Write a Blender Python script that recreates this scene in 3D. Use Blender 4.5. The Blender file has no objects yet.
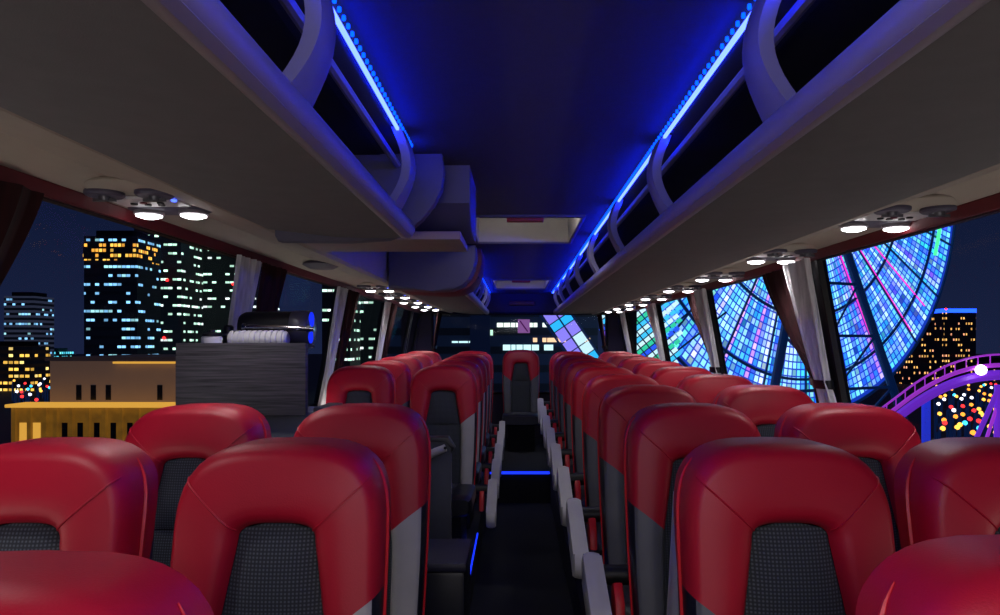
import bpy, bmesh, math, random
from mathutils import Vector, Matrix
random.seed(7)
PI = math.pi
H = 1.48                      # eye height above the aisle floor; z below are given relative to the eye and lifted by H
F = 703.0                     # focal length in pixels of the 1000 px wide frame
C = bpy.context.scene.collection

# ------------------------------------------------------------------ helpers
def link(o, parent=None):
    C.objects.link(o)
    if parent is not None: o.parent = parent
    return o
def obj(name, bm, mat, parent=None, smooth=True, kind=None):
    me = bpy.data.meshes.new(name)
    bmesh.ops.recalc_face_normals(bm, faces=bm.faces)
    bm.to_mesh(me); bm.free()
    if mat: me.materials.append(mat)
    if smooth:
        for p in me.polygons: p.use_smooth = True
        try: me.set_sharp_from_angle(angle=math.radians(40))
        except Exception: pass
    o = bpy.data.objects.new(name, me)
    if kind: o['kind'] = kind
    return link(o, parent)
def thing(name, label, cat, loc=(0,0,0), rot=(0,0,0), group=None):
    o = bpy.data.objects.new(name, None); link(o)
    o.location = loc; o.rotation_euler = rot; o.empty_display_size = .1
    o['label'] = label; o['category'] = cat
    if group: o['group'] = group
    return o
def tag(o, label, cat, group=None):
    o['label'] = label; o['category'] = cat
    if group: o['group'] = group
    return o
def struct(name, bm, mat, parent=None, smooth=False):
    o = obj(name, bm, mat, parent, smooth)
    if parent is None: o['kind'] = 'structure'
    return o
def dup(root, loc, rot=None, label=None, group=None, skip=()):
    r = root.copy(); C.objects.link(r); r.location = loc
    if rot is not None: r.rotation_euler = rot
    if label: r['label'] = label
    if group: r['group'] = group
    for ch in list(root.children):
        if ch.name.split('.')[0] in skip: continue
        c = ch.copy(); C.objects.link(c); c.parent = r
        for g in list(ch.children):
            d = g.copy(); C.objects.link(d); d.parent = c
    return r
def NB(): return bmesh.new()
def box(bm, x0, x1, y0, y1, z0, z1, bev=0, seg=2):
    vs = [bm.verts.new((x, y, z)) for x in (x0, x1) for y in (y0, y1) for z in (z0, z1)]
    idx = [(0,1,3,2),(4,6,7,5),(0,4,5,1),(2,3,7,6),(0,2,6,4),(1,5,7,3)]
    fs = [bm.faces.new([vs[i] for i in f]) for f in idx]
    if bev > 0:
        es = list({e for f in fs for e in f.edges})
        bmesh.ops.bevel(bm, geom=es, offset=bev, segments=seg, affect='EDGES', profile=.6)
    return bm
def quad(bm, pts):
    return bm.faces.new([bm.verts.new(p) for p in pts])
def grid(bm, rows, closed_u=False, closed_v=False):
    V = [[bm.verts.new(p) for p in r] for r in rows]
    n, m = len(V), len(V[0])
    for i in range(n if closed_u else n-1):
        for j in range(m if closed_v else m-1):
            a, b, c, d = V[i][j], V[(i+1)%n][j], V[(i+1)%n][(j+1)%m], V[i][(j+1)%m]
            try: bm.faces.new((a, b, c, d))
            except ValueError: pass
    return V
def tube(bm, pts, r, seg=8, cap=True, closed=False):
    pts = [Vector(p) for p in pts]; n = len(pts); rings = []
    up = None
    for i, p in enumerate(pts):
        if closed: t = pts[(i+1)%n] - pts[i-1]
        else: t = pts[min(i+1, n-1)] - pts[max(i-1, 0)]
        t.normalize()
        if up is None:
            up = Vector((0,0,1)) if abs(t.z) < .9 else Vector((1,0,0))
        s = t.cross(up).normalized(); u = s.cross(t).normalized(); up = u
        rr = r[i] if isinstance(r, (list, tuple)) else r
        rings.append([p + s*rr*math.cos(2*PI*k/seg) + u*rr*math.sin(2*PI*k/seg) for k in range(seg)])
    V = grid(bm, rings, closed_u=closed, closed_v=True)
    if cap and not closed:
        bm.faces.new(V[0]); bm.faces.new(list(reversed(V[-1])))
    return bm
def prism(bm, poly, axis, a, b, bev=0):
    """poly: 2D points; axis 'x': (y,z) extruded in x; 'y': (x,z) extruded in y; 'z': (x,y) extruded in z"""
    def P(p, t):
        return {'x': (t, p[0], p[1]), 'y': (p[0], t, p[1]), 'z': (p[0], p[1], t)}[axis]
    A = [bm.verts.new(P(p, a)) for p in poly]; B = [bm.verts.new(P(p, b)) for p in poly]
    n = len(poly)
    f1 = bm.faces.new(A); f2 = bm.faces.new(list(reversed(B)))
    for i in range(n): bm.faces.new((A[i], B[i], B[(i+1)%n], A[(i+1)%n]))
    if bev > 0:
        es = list(set(f1.edges) | set(f2.edges))
        bmesh.ops.bevel(bm, geom=es, offset=bev, segments=2, affect='EDGES', profile=.6)
    return bm
def lathe(bm, prof, axis='z', c=(0,0,0), seg=20, sx=1, sy=1):
    rings = []
    for r, h in prof:
        ring = []
        for k in range(seg):
            a = 2*PI*k/seg; p = (r*math.cos(a)*sx, r*math.sin(a)*sy, h)
            if axis == 'x': p = (h, r*math.cos(a), r*math.sin(a))
            if axis == 'y': p = (r*math.cos(a), h, r*math.sin(a))
            ring.append((p[0]+c[0], p[1]+c[1], p[2]+c[2]))
        rings.append(ring)
    V = grid(bm, rings, closed_v=True)
    bm.faces.new(V[0]); bm.faces.new(list(reversed(V[-1])))
    return bm

# ------------------------------------------------------------------ materials
def srgb(r, g, b):
    f = lambda c: (c/255/12.92) if c/255 <= .04045 else ((c/255+.055)/1.055)**2.4
    return (f(r), f(g), f(b), 1)
def base_mat(name):
    m = bpy.data.materials.new(name); m.use_nodes = True
    return m, m.node_tree.nodes, m.node_tree.links, m.node_tree.nodes['Principled BSDF']
def mat(name, col, rough=.5, metal=0, noise=0, nscale=40, bump=0, bscale=200, spec=.5, emit=None, es=0, coat=0):
    m, N, L, P = base_mat(name)
    P.inputs['Base Color'].default_value = col; P.inputs['Roughness'].default_value = rough
    P.inputs['Metallic'].default_value = metal; P.inputs['Specular IOR Level'].default_value = spec
    P.inputs['Coat Weight'].default_value = coat
    tc = N.new('ShaderNodeTexCoord')
    if noise:
        n = N.new('ShaderNodeTexNoise'); n.inputs['Scale'].default_value = nscale; n.inputs['Detail'].default_value = 4
        L.new(tc.outputs['Object'], n.inputs['Vector'])
        mx = N.new('ShaderNodeMix'); mx.data_type = 'RGBA'
        mx.inputs[6].default_value = tuple(c*(1-noise) for c in col[:3]) + (1,)
        mx.inputs[7].default_value = tuple(min(1, c*(1+noise)) for c in col[:3]) + (1,)
        L.new(n.outputs['Fac'], mx.inputs[0]); L.new(mx.outputs[2], P.inputs['Base Color'])
    if bump:
        n2 = N.new('ShaderNodeTexNoise'); n2.inputs['Scale'].default_value = bscale; n2.inputs['Detail'].default_value = 3
        L.new(tc.outputs['Object'], n2.inputs['Vector'])
        b = N.new('ShaderNodeBump'); b.inputs['Strength'].default_value = bump; b.inputs['Distance'].default_value = .003
        L.new(n2.outputs['Fac'], b.inputs['Height']); L.new(b.outputs['Normal'], P.inputs['Normal'])
    if emit:
        P.inputs['Emission Color'].default_value = emit; P.inputs['Emission Strength'].default_value = es
    return m
def emis(name, col, s):
    m, N, L, P = base_mat(name)
    P.inputs['Base Color'].default_value = (0,0,0,1); P.inputs['Specular IOR Level'].default_value = 0
    P.inputs['Emission Color'].default_value = col; P.inputs['Emission Strength'].default_value = s
    return m
def fabric_check():
    m, N, L, P = base_mat('charcoal_check_fabric')
    tc = N.new('ShaderNodeTexCoord')
    fac = []
    for d in ('X', 'Z'):
        w = N.new('ShaderNodeTexWave'); w.wave_type = 'BANDS'; w.bands_direction = d
        w.inputs['Scale'].default_value = 42; w.inputs['Distortion'].default_value = .6
        w.inputs['Detail Scale'].default_value = 30
        L.new(tc.outputs['Object'], w.inputs['Vector']); fac.append(w)
    mu = N.new('ShaderNodeMath'); mu.operation = 'MULTIPLY'
    L.new(fac[0].outputs['Fac'], mu.inputs[0]); L.new(fac[1].outputs['Fac'], mu.inputs[1])
    cr = N.new('ShaderNodeValToRGB')
    cr.color_ramp.elements[0].position = .05; cr.color_ramp.elements[0].color = srgb(38, 42, 48)
    cr.color_ramp.elements[1].position = .8; cr.color_ramp.elements[1].color = srgb(84, 90, 98)
    L.new(mu.outputs[0], cr.inputs[0]); L.new(cr.outputs[0], P.inputs['Base Color'])
    b = N.new('ShaderNodeBump'); b.inputs['Strength'].default_value = .4; b.inputs['Distance'].default_value = .002
    L.new(mu.outputs[0], b.inputs['Height']); L.new(b.outputs['Normal'], P.inputs['Normal'])
    P.inputs['Roughness'].default_value = .9; P.inputs['Sheen Weight'].default_value = .2
    return m
def wood_dark():
    m, N, L, P = base_mat('dark_grain_laminate')
    tc = N.new('ShaderNodeTexCoord'); mp = N.new('ShaderNodeMapping'); mp.inputs['Scale'].default_value = (3, 3, 90)
    n = N.new('ShaderNodeTexNoise'); n.inputs['Scale'].default_value = 2.2; n.inputs['Detail'].default_value = 6
    L.new(tc.outputs['Object'], mp.inputs['Vector']); L.new(mp.outputs[0], n.inputs['Vector'])
    cr = N.new('ShaderNodeValToRGB')
    cr.color_ramp.elements[0].position = .3; cr.color_ramp.elements[0].color = srgb(40, 38, 40)
    cr.color_ramp.elements[1].position = .75; cr.color_ramp.elements[1].color = srgb(92, 88, 92)
    L.new(n.outputs['Fac'], cr.inputs[0]); L.new(cr.outputs[0], P.inputs['Base Color'])
    P.inputs['Roughness'].default_value = .55
    return m
def glass_mat(name='window_glass', tint=(.93, .95, 1, 1)):
    m = bpy.data.materials.new(name); m.use_nodes = True
    N, L = m.node_tree.nodes, m.node_tree.links
    N.clear()
    o = N.new('ShaderNodeOutputMaterial'); t = N.new('ShaderNodeBsdfTransparent'); g = N.new('ShaderNodeBsdfGlossy')
    t.inputs[0].default_value = tint; g.inputs['Roughness'].default_value = .03; g.inputs[0].default_value = (1,1,1,1)
    lw = N.new('ShaderNodeLayerWeight'); lw.inputs[0].default_value = .5
    pw = N.new('ShaderNodeMath'); pw.operation = 'POWER'; pw.inputs[1].default_value = 4; L.new(lw.outputs['Facing'], pw.inputs[0])
    fr = N.new('ShaderNodeMath'); fr.operation = 'MULTIPLY_ADD'; fr.inputs[1].default_value = .02; fr.inputs[2].default_value = .004; L.new(pw.outputs[0], fr.inputs[0])
    mx = N.new('ShaderNodeMixShader')
    L.new(fr.outputs[0], mx.inputs[0]); L.new(t.outputs[0], mx.inputs[1]); L.new(g.outputs[0], mx.inputs[2]); L.new(mx.outputs[0], o.inputs[0])
    return m
def facade(name, wall, cw, ch, fill, cols, strength, wx=.75, wz=.4, seed=0., thresh=.55, clump=.25):
    """lit-window facade in building-local metres"""
    m, N, L, P = base_mat(name)
    tc = N.new('ShaderNodeTexCoord'); sp = N.new('ShaderNodeSeparateXYZ'); L.new(tc.outputs['Object'], sp.inputs[0])
    def M(op, a, b=None, clamp=False):
        n = N.new('ShaderNodeMath'); n.operation = op
        for i, v in enumerate((a, b)):
            if v is None: continue
            if isinstance(v, (int, float)): n.inputs[i].default_value = v
            else: L.new(v, n.inputs[i])
        return n.outputs[0]
    u = M('ADD', sp.outputs['X'], sp.outputs['Y'])
    u = M('ADD', u, 500.13); z = M('ADD', sp.outputs['Z'], 500.07)
    cu = M('DIVIDE', u, cw); cz = M('DIVIDE', z, ch)
    fu = M('FRACT', cu); fz = M('FRACT', cz); iu = M('FLOOR', cu); iz = M('FLOOR', cz)
    cb = N.new('ShaderNodeCombineXYZ'); L.new(iu, cb.inputs[0]); L.new(iz, cb.inputs[1]); cb.inputs[2].default_value = seed
    wn = N.new('ShaderNodeTexWhiteNoise'); wn.noise_dimensions = '3D'; L.new(cb.outputs[0], wn.inputs['Vector'])
    cb2 = N.new('ShaderNodeCombineXYZ'); L.new(M('MULTIPLY', iu, clump), cb2.inputs[0]); L.new(iz, cb2.inputs[1]); cb2.inputs[2].default_value = seed+3
    ns = N.new('ShaderNodeTexNoise'); ns.inputs['Scale'].default_value = 1.1; ns.inputs['Detail'].default_value = 2
    L.new(cb2.outputs[0], ns.inputs['Vector'])
    k = M('ADD', M('MULTIPLY', wn.outputs['Value'], .35), ns.outputs['Fac'])
    on = M('GREATER_THAN', k, thresh + .175)
    inw = M('MULTIPLY', M('LESS_THAN', fu, wx), M('LESS_THAN', fz, wz))
    cr = N.new('ShaderNodeValToRGB'); cr.color_ramp.interpolation = 'CONSTANT'
    els = cr.color_ramp.elements
    for i, c in enumerate(cols):
        e = els[0] if i == 0 else (els[1] if i == 1 else els.new(0))
        e.position = i/len(cols); e.color = c
    sepc = N.new('ShaderNodeSeparateColor'); L.new(wn.outputs['Color'], sepc.inputs[0])
    L.new(sepc.outputs[1], cr.inputs[0])
    st = M('MULTIPLY', M('MULTIPLY', on, inw), M('ADD', M('MULTIPLY', sepc.outputs[2], strength*.8), strength*.35))
    L.new(cr.outputs[0], P.inputs['Emission Color']); L.new(st, P.inputs['Emission Strength'])
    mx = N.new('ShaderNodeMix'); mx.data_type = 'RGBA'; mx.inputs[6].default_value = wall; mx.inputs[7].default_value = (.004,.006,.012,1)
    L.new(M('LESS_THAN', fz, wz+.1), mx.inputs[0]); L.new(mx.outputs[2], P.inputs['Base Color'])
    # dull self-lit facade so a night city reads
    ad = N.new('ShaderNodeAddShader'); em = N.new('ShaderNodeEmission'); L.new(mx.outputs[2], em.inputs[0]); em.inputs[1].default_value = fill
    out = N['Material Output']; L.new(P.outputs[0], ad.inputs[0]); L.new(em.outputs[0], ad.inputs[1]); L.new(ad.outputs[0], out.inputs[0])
    return m

RED = mat('red_leather', srgb(184, 15, 44), .46, noise=.12, nscale=9, bump=.12, bscale=320, spec=.42)
PIPE = mat('red_piping', srgb(205, 22, 36), .45, noise=.06)
FAB = fabric_check()
GREYL = mat('grey_leather', srgb(92, 94, 100), .45, noise=.15, nscale=12, bump=.15, bscale=260)
NAVY = mat('black_navy_leather', srgb(24, 26, 40), .38, noise=.15, nscale=14, bump=.1, bscale=260)
SHELL = mat('navy_moulded_back', srgb(34, 34, 56), .5, noise=.1)
ARM = mat('light_grey_plastic', srgb(200, 198, 198), .45, noise=.05, nscale=20)
BLACK = mat('black_plastic', srgb(16, 16, 18), .5, noise=.1)
CARPET = mat('black_carpet', srgb(20, 22, 28), .95, noise=.5, nscale=300, bump=.5, bscale=500)
PODM = mat('dark_floor_vinyl', srgb(24, 25, 32), .7, noise=.3, nscale=120)
WALLM = mat('dark_grey_wall_trim', srgb(46, 44, 50), .8, noise=.1, nscale=60)
RACK = mat('grey_rack_textile', srgb(110, 109, 110), .9, noise=.12, nscale=18, bump=.25, bscale=500)
BEIGE = mat('warm_grey_duct_panel', srgb(160, 150, 138), .65, noise=.08, nscale=10, bump=.1, bscale=400)
RACKIN = mat('dark_rack_liner', srgb(22, 22, 30), .9, noise=.2)
TUBEM = mat('grey_satin_tube', srgb(140, 132, 140), .42, noise=.05)
CEIL = mat('ceiling_grey_textile', srgb(52, 46, 54), .95, noise=.15, nscale=40, bump=.3, bscale=600)
REDTRIM = mat('dark_red_trim', srgb(98, 12, 24), .6, noise=.15, nscale=30)
BRACK = mat('bracket_plastic', srgb(120, 116, 132), .5, noise=.06)
HOUS = mat('blue_grey_moulding', srgb(78, 74, 94), .55, noise=.08)
HATCHM = mat('hatch_liner', srgb(172, 166, 160), .6, noise=.05)
CHROME = mat('chrome', srgb(210, 205, 210), .12, metal=1, noise=.03)
WHITEP = mat('white_plastic', srgb(205, 203, 205), .35, noise=.03)
GREYP = mat('grey_metal', srgb(112, 112, 118), .35, metal=.6, noise=.1)
CABG = mat('grey_cabinet_laminate', srgb(88, 92, 98), .6, noise=.1)
WOOD = wood_dark()
GLASS = glass_mat()
LENS = emis('lamp_lens', (1, .97, 1, 1), 9)
LED = emis('blue_led', (.05, .09, 1, 1), 8)
LEDB = emis('blue_led_bead', (.001, .05, 1, 1), 4)
LEDF = emis('blue_floor_led', (.008, .03, 1, 1), 1.8)
BLUD = emis('deep_blue_light', (.01, .03, 1, 1), 1.1)
INDIC = emis('blue_indicator', (.05, .1, 1, 1), 4)
def velvet(name, a, b):
    m, N, L, P = base_mat(name)
    tc = N.new('ShaderNodeTexCoord'); mp = N.new('ShaderNodeMapping'); mp.inputs['Scale'].default_value = (60, 60, 4)
    n = N.new('ShaderNodeTexNoise'); n.inputs['Scale'].default_value = 1; n.inputs['Detail'].default_value = 3
    L.new(tc.outputs['Object'], mp.inputs[0]); L.new(mp.outputs[0], n.inputs[0])
    cr = N.new('ShaderNodeValToRGB'); cr.color_ramp.elements[0].position = .3; cr.color_ramp.elements[1].position = .7
    cr.color_ramp.elements[0].color = a; cr.color_ramp.elements[1].color = b
    L.new(n.outputs['Fac'], cr.inputs[0]); L.new(cr.outputs[0], P.inputs['Base Color'])
    P.inputs['Roughness'].default_value = .95
    return m
CURR = velvet('dark_red_curtain_cloth', srgb(30, 3, 8), srgb(54, 6, 13))
CURW = velvet('pale_grey_curtain_cloth', srgb(190, 188, 192), srgb(228, 226, 230))

# ------------------------------------------------------------------ bus shell (structure)
ZL, ZR = .382, .362                     # height of the window tops, left / right, relative to the eye
SILL = -.42
def XL(z): return -1.20 - .18*(ZL - max(z, SILL))
def XR(z): return 1.26 + .18*(ZR - max(z, SILL))
CZ = .62                                # ceiling
D0, D1 = -1.6, 8.8
def pod(d): return -1.32 + .0215*(d - 1.42)     # seat platform height

bm = NB()
box(bm, -.26, .31, D0, 6.5, -1.56+H, -1.48+H)
quad(bm, [(-.26, 6.5, -1.48+H), (.31, 6.5, -1.48+H), (.31, 6.5, pod(6.5)+H), (-.26, 6.5, pod(6.5)+H)])
quad(bm, [(-.26, 6.5, pod(6.5)+H), (.31, 6.5, pod(6.5)+H), (.31, D1, -1.19+H), (-.26, D1, -1.19+H)])
struct('floor', bm, CARPET)
def platform(n, x0, x1):
    bm = NB()
    prism(bm, [(D0, -1.6+H), (D1, -1.6+H), (D1, pod(D1)+H), (D0, pod(D0)+H)], 'x', x0, x1)
    return struct(n, bm, PODM)
platform('trim_1', XL(SILL), -.26); platform('trim_2', .31, XR(SILL))

LP = [(-1.55, -.2), (-.08, 1.45), (1.57, 3.10), (3.24, 4.72), (4.84, 6.34), (6.46, 7.94), (8.06, 8.7)]
RP = [(-1.55, -.72), (-.60, 1.18), (1.31, 2.93), (3.05, 4.62), (4.74, 6.28), (6.40, 7.98), (8.1, 8.7)]
def side_wall(name, X, ztop, wins):
    bm = NB()
    def strip(ya, yb, za, zb):
        quad(bm, [(X(za), ya, za+H), (X(zb), ya, zb+H), (X(zb), yb, zb+H), (X(za), yb, za+H)])
    strip(D0, D1, -1.6, SILL); strip(D0, D1, ztop, CZ+.08)
    e = D0
    for a, b in wins:
        strip(e, a, SILL, ztop); e = b
    strip(e, D1, SILL, ztop)
    return struct(name, bm, WALLM)
side_wall('wall_left', XL, ZL, LP); side_wall('wall_right', XR, ZR, RP)
wn = 0
for X, zt, wins, sgn in ((XL, ZL, LP, 1), (XR, ZR, RP, -1)):
    for a, b in wins:
        wn += 1
        bm = NB()
        quad(bm, [(X(SILL), a, SILL+H), (X(zt), a, zt+H), (X(zt), b, zt+H), (X(SILL), b, SILL+H)])
        for v in bm.verts: v.co.x -= sgn*.02
        w = struct('window_%d' % wn, bm, GLASS)
        bm = NB()
        r = .022
        for (ya, za, yb, zb) in ((a, SILL, a, zt), (b, SILL, b, zt), (a, SILL, b, SILL), (a, zt, b, zt)):
            tube(bm, [(X(za)+sgn*.0, ya, za+H), (X(zb)+sgn*.0, yb, zb+H)], r, 6)
        obj('window_frame', bm, BLACK, w, smooth=False)
# red strip above the windows
for i, (X, zt, s) in enumerate(((XL, ZL, 1), (XR, ZR, -1))):
    bm = NB()
    x = X(zt)
    prism(bm, [(x-s*.01, zt-.012+H), (x+s*.035, zt-.018+H), (x+s*.05, zt+.012+H), (x+s*.045, zt+.03+H), (x-s*.01, zt+.03+H)], 'y', D0, D1)
    struct('trim_%d' % (3+i), bm, REDTRIM)
# warm grey duct panel that carries the lamp pods, outboard of the racks
bm = NB()
prism(bm, [(XL(ZL)+.03, ZL+.012+H), (-1.02, ZL+.034+H), (-.82, ZL-.012+H), (-.80, ZL+.0+H), (-.80, CZ+.02+H), (-.84, CZ+.02+H), (-.86, ZL+.06+H), (XL(ZL), ZL+.06+H)], 'y', D0, D1)
struct('trim_5', bm, BEIGE)
bm = NB()
prism(bm, [(XR(ZR)-.03, ZR+.012+H), (1.10, ZR+.034+H), (.95, ZR-.010+H), (.93, ZR+.0+H), (.93, ZR+.06+H), (XR(ZR), ZR+.06+H)], 'y', D0, D1)
struct('trim_6', bm, BEIGE)
# ceiling with two hatch openings
bm = NB()
hx0, hx1 = -.235, .315
hat = [(3.42, 4.30), (6.85, 7.95)]
zc = CZ+H
def cq(xa, xb, ya, yb): quad(bm, [(xa, ya, zc), (xb, ya, zc), (xb, yb, zc), (xa, yb, zc)])
cq(-1.25, hx0, D0, D1); cq(hx1, 1.3, D0, D1)
e = D0
for a, b in hat: cq(hx0, hx1, e, a); e = b
cq(hx0, hx1, e, D1)
struct('ceiling', bm, CEIL)
# rear wall: header, lower wall, sides, with a window
bm = NB()
yr = D1
def rq(xa, xb, za, zb): quad(bm, [(xa, yr, za+H), (xb, yr, za+H), (xb, yr, zb+H), (xa, yr, zb+H)])
rq(-1.45, 1.5, .365, CZ+.1); rq(-1.45, 1.5, -1.6, -.62); rq(-1.45, -1.05, -.62, .365); rq(1.12, 1.5, -.62, .365)
struct('wall_back', bm, mat('rear_header_textile', srgb(50, 44, 62), .9, noise=.15))
bm = NB(); quad(bm, [(-1.05, yr+.01, -.62+H), (1.12, yr+.01, -.62+H), (1.12, yr+.01, .365+H), (-1.05, yr+.01, .365+H)])
wr = struct('window_%d' % (wn+1), bm, GLASS)
bm = NB()
for p, q in (((-1.05, -.62), (1.12, -.62)), ((-1.05, .365), (1.12, .365)), ((-1.05, -.62), (-1.05, .365)), ((1.12, -.62), (1.12, .365))):
    tube(bm, [(p[0], yr, p[1]+H), (q[0], yr, q[1]+H)], .02, 6)
obj('window_frame', bm, BLACK, wr, smooth=False)
# front bulkhead behind the viewer
bm = NB(); quad(bm, [(-1.45, D0, -1.6+H), (1.5, D0, -1.6+H), (1.5, D0, CZ+.1+H), (-1.45, D0, CZ+.1+H)])
struct('wall_front', bm, WALLM)
# step-edge light strips
bm = NB(); box(bm, -.25, .30, 6.485, 6.51, pod(6.5)+H+.001, pod(6.5)+H+.022)
tag(obj('step_light', bm, LEDF, smooth=False), 'blue light strip along the edge of the aisle step', 'light strip')
bm = NB()
prism(bm, [(3.75, pod(3.75)+H+.0), (4.6, pod(4.6)+H), (4.6, pod(4.6)+H+.010), (3.75, pod(3.75)+H+.010)], 'x', -.262, -.254)
tag(obj('platform_light', bm, LEDF, smooth=False), 'thin blue light line on platform edge left of the aisle', 'light strip')

# ------------------------------------------------------------------ ceiling hatches
for i, (a, b) in enumerate(hat):
    t = thing('roof_hatch', ['larger open roof hatch with pale liner in ceiling nearer the front', 'smaller open roof hatch with pale liner in ceiling near rear window'][i], 'roof hatch', (.04, (a+b)/2, zc), group='roof hatches in the ceiling')
    w, l, h = (hx1-hx0)/2, (b-a)/2, .17
    bm = NB()
    for (xa, ya, xb, yb) in ((-w, -l, w, -l), (w, -l, w, l), (w, l, -w, l), (-w, l, -w, -l)):
        quad(bm, [(xa, ya, 0), (xb, yb, 0), (xb*.97, yb*.97, h), (xa*.97, ya*.97, h)])
    obj('liner', bm, HATCHM, t, smooth=False)
    bm = NB(); box(bm, -w*.97, w*.97, -l*.97, l*.97, h, h+.02)
    obj('lid', bm, BLACK, t, smooth=False)
    bm = NB()
    for (xa, xb, ya, yb) in ((-w-.02, w+.02, -l-.025, -l), (-w-.02, w+.02, l, l+.025), (-w-.02, -w, -l, l), (w, w+.02, -l, l)):
        box(bm, xa, xb, ya, yb, -.012, .004, .003, 1)
    obj('frame', bm, HOUS, t, smooth=False)
    bm = NB(); box(bm, -.09, .09, -l-.01, -l+.03, -.03, -.008, .006)
    obj('handle', bm, mat('red_handle_plastic', srgb(150, 14, 20), .5, noise=.05), t)

# ------------------------------------------------------------------ luggage racks
def rack(name, label, s, xt, xo, y0, y1, zt, led, brackets, xb, endcap=None):
    """s: +1 right side, -1 left; xt = |x| of the tube, xo = |x| of the outer fold, xb = |x| LED line"""
    t = thing(name, label, 'luggage rack', (s*xt, y0, zt+H), group='overhead luggage racks')
    ox, oy, oz = s*xt, y0, zt+H
    def fix(o): 
        return o
    # soffit
    bm = NB()
    z = .37
    prof = [(xt-.012, z-.024), (xt+.06, z-.03), (xt+.22, z-.026), (xo, zt-.012), (xo, zt+.01), (xt+.2, z-.005), (xt, z)]
    prism(bm, [(s*p[0]-ox, p[1]+H-oz) for p in prof], 'y', 0, y1-y0)
    obj('soffit', bm, RACK, t)
    # pale lip under the tube
    bm = NB()
    prism(bm, [(s*(xt-.022)-ox, z-.024+H-oz), (s*(xt-.008)-ox, z-.032+H-oz), (s*(xt-.006)-ox, z-.027+H-oz), (s*(xt-.02)-ox, z-.018+H-oz)], 'y', 0, y1-y0)
    obj('lip', bm, TUBEM, t)
    # tube
    bm = NB(); tube(bm, [(0, 0, z+H-oz), (0, (y1-y0)/2, z+H-oz), (0, y1-y0, z+H-oz)], .031, 16)
    obj('front_tube', bm, TUBEM, t)
    # rail inside
    bm = NB(); tube(bm, [(s*(xb+.045)-ox, 0, .58+H-oz), (s*(xb+.045)-ox, y1-y0, .58+H-oz)], .012, 8)
    obj('luggage_rail', bm, TUBEM, t)
    # dark inner liner
    bm = NB()
    pts = [(xb+.10, CZ-.008), (xo+.1, CZ-.01), (xo+.1, .42), (xo-.05, .385), (xt+.1, .375)]
    for i in range(len(pts)-1):
        a, b = pts[i], pts[i+1]
        quad(bm, [(s*a[0]-ox, 0, a[1]+H-oz), (s*b[0]-ox, 0, b[1]+H-oz), (s*b[0]-ox, y1-y0, b[1]+H-oz), (s*a[0]-ox, y1-y0, a[1]+H-oz)])
    obj('liner', bm, RACKIN, t)
    # curved brackets
    for d in brackets:
        bm = NB(); rows = []
        n = 12
        for i in range(n+1):
            f = i/n
            a = f*PI
            x = xb - .012 + (xt - xb + .004)*f - .038*math.sin(a)
            zz = CZ - .004 - (CZ - .395)*f
            wd = .042 + .018*abs(2*f-1)**2
            th = .026
            rows.append([(s*x-ox, d-y0-wd, zz+H-oz), (s*(x-.006)-ox, d-y0-wd*.5, zz+H-oz), (s*(x-.006)-ox, d-y0+wd*.5, zz+H-oz), (s*x-ox, d-y0+wd, zz+H-oz),
                         (s*(x+th)-ox, d-y0+wd, zz+H-oz), (s*(x+th)-ox, d-y0-wd, zz+H-oz)])
        V = grid(bm, rows, closed_v=True)
        bm.faces.new(V[0]); bm.faces.new(list(reversed(V[-1])))
        obj('bracket', bm, BRACK, t)
    return t
rack('luggage_rack', 'long overhead luggage rack running the length of the right side', 1, .46, .94, D0, 8.35, ZR, None, [.30, 1.22, 2.14, 3.08, 4.0, 4.92, 5.84, 6.76, 7.68], .445)
rack('luggage_rack', 'front left overhead luggage rack above the coffee cabinet side', -1, .362, .81, D0, 2.285, ZL, None, [.22, 1.14, 2.06], .345)
rl = rack('luggage_rack', 'rear left overhead luggage rack beyond the rounded grey housing', -1, .36, .81, 4.93, 8.35, ZL, None, [5.15, 5.8, 6.45, 7.2, 7.9], .345)
# LED strips
def led(label, x, s, y0, y1):
    t = thing('led_strip', label, 'light strip', (x, y0, CZ-.006+H), group='blue ceiling light strips')
    bm = NB(); box(bm, -.004, .004, 0, y1-y0, -.008, 0)
    obj('light_line', bm, LED, t, smooth=False)
    bm = NB(); n = int((y1-y0)/.034)
    for i in range(n):
        y = (i+.5)*(y1-y0)/n; lathe(bm, [(.0035, -.005), (.0042, -.003), (.0035, .004)], 'z', (-s*.013, y, 0), 6)
    obj('bead_row', bm, LEDB, t, kind='stuff')
led('blue light strip along the ceiling edge on the right', .437, 1, D0, 8.6)
led('blue light strip along the ceiling edge at front left', -.340, -1, D0, 2.2)
led('blue light strip along the ceiling edge at rear left', -.340, -1, 4.94, 8.6)

# bulkhead housing between the two left racks
t = thing('monitor_housing', 'angular moulded housing below ceiling at end of front left rack', 'housing', (-.5, 2.3, .38+H))
def hp(poly, y0, y1, name, m, bev=0):
    bm = NB(); prism(bm, [(x+.5, z-.38) for x, z in poly], 'y', y0-2.3, y1-2.3, bev)
    return obj(name, bm, m, t)
arc = [(-.245, .618), (-.238, .56), (-.246, .50), (-.272, .45), (-.31, .405), (-.36, .362), (-.42, .338), (-.55, .33), (-.78, .332)]
hp(arc + [(-.79, .35), (-.79, .618)], 2.29, 2.34, 'end_panel', HOUS, .006)
bm = NB()
prof = [(2.36, .618), (2.47, .618), (2.47, .50), (2.60, .405), (2.80, .388), (2.80, .37), (2.36, .37)]
prof = [(2.34, .66), (2.45, .66), (2.46, .49), (2.60, .405), (2.84, .40), (2.84, .66)]
prism(bm, [(y-2.3, z-.38) for y, z in prof], 'x', -.79+.5, -.165+.5, .012)
obj('box_cover', bm, HOUS, t)
bm = NB(); box(bm, -.79+.5, -.20+.5, .20, .54, -.012, .018, .006)
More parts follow.
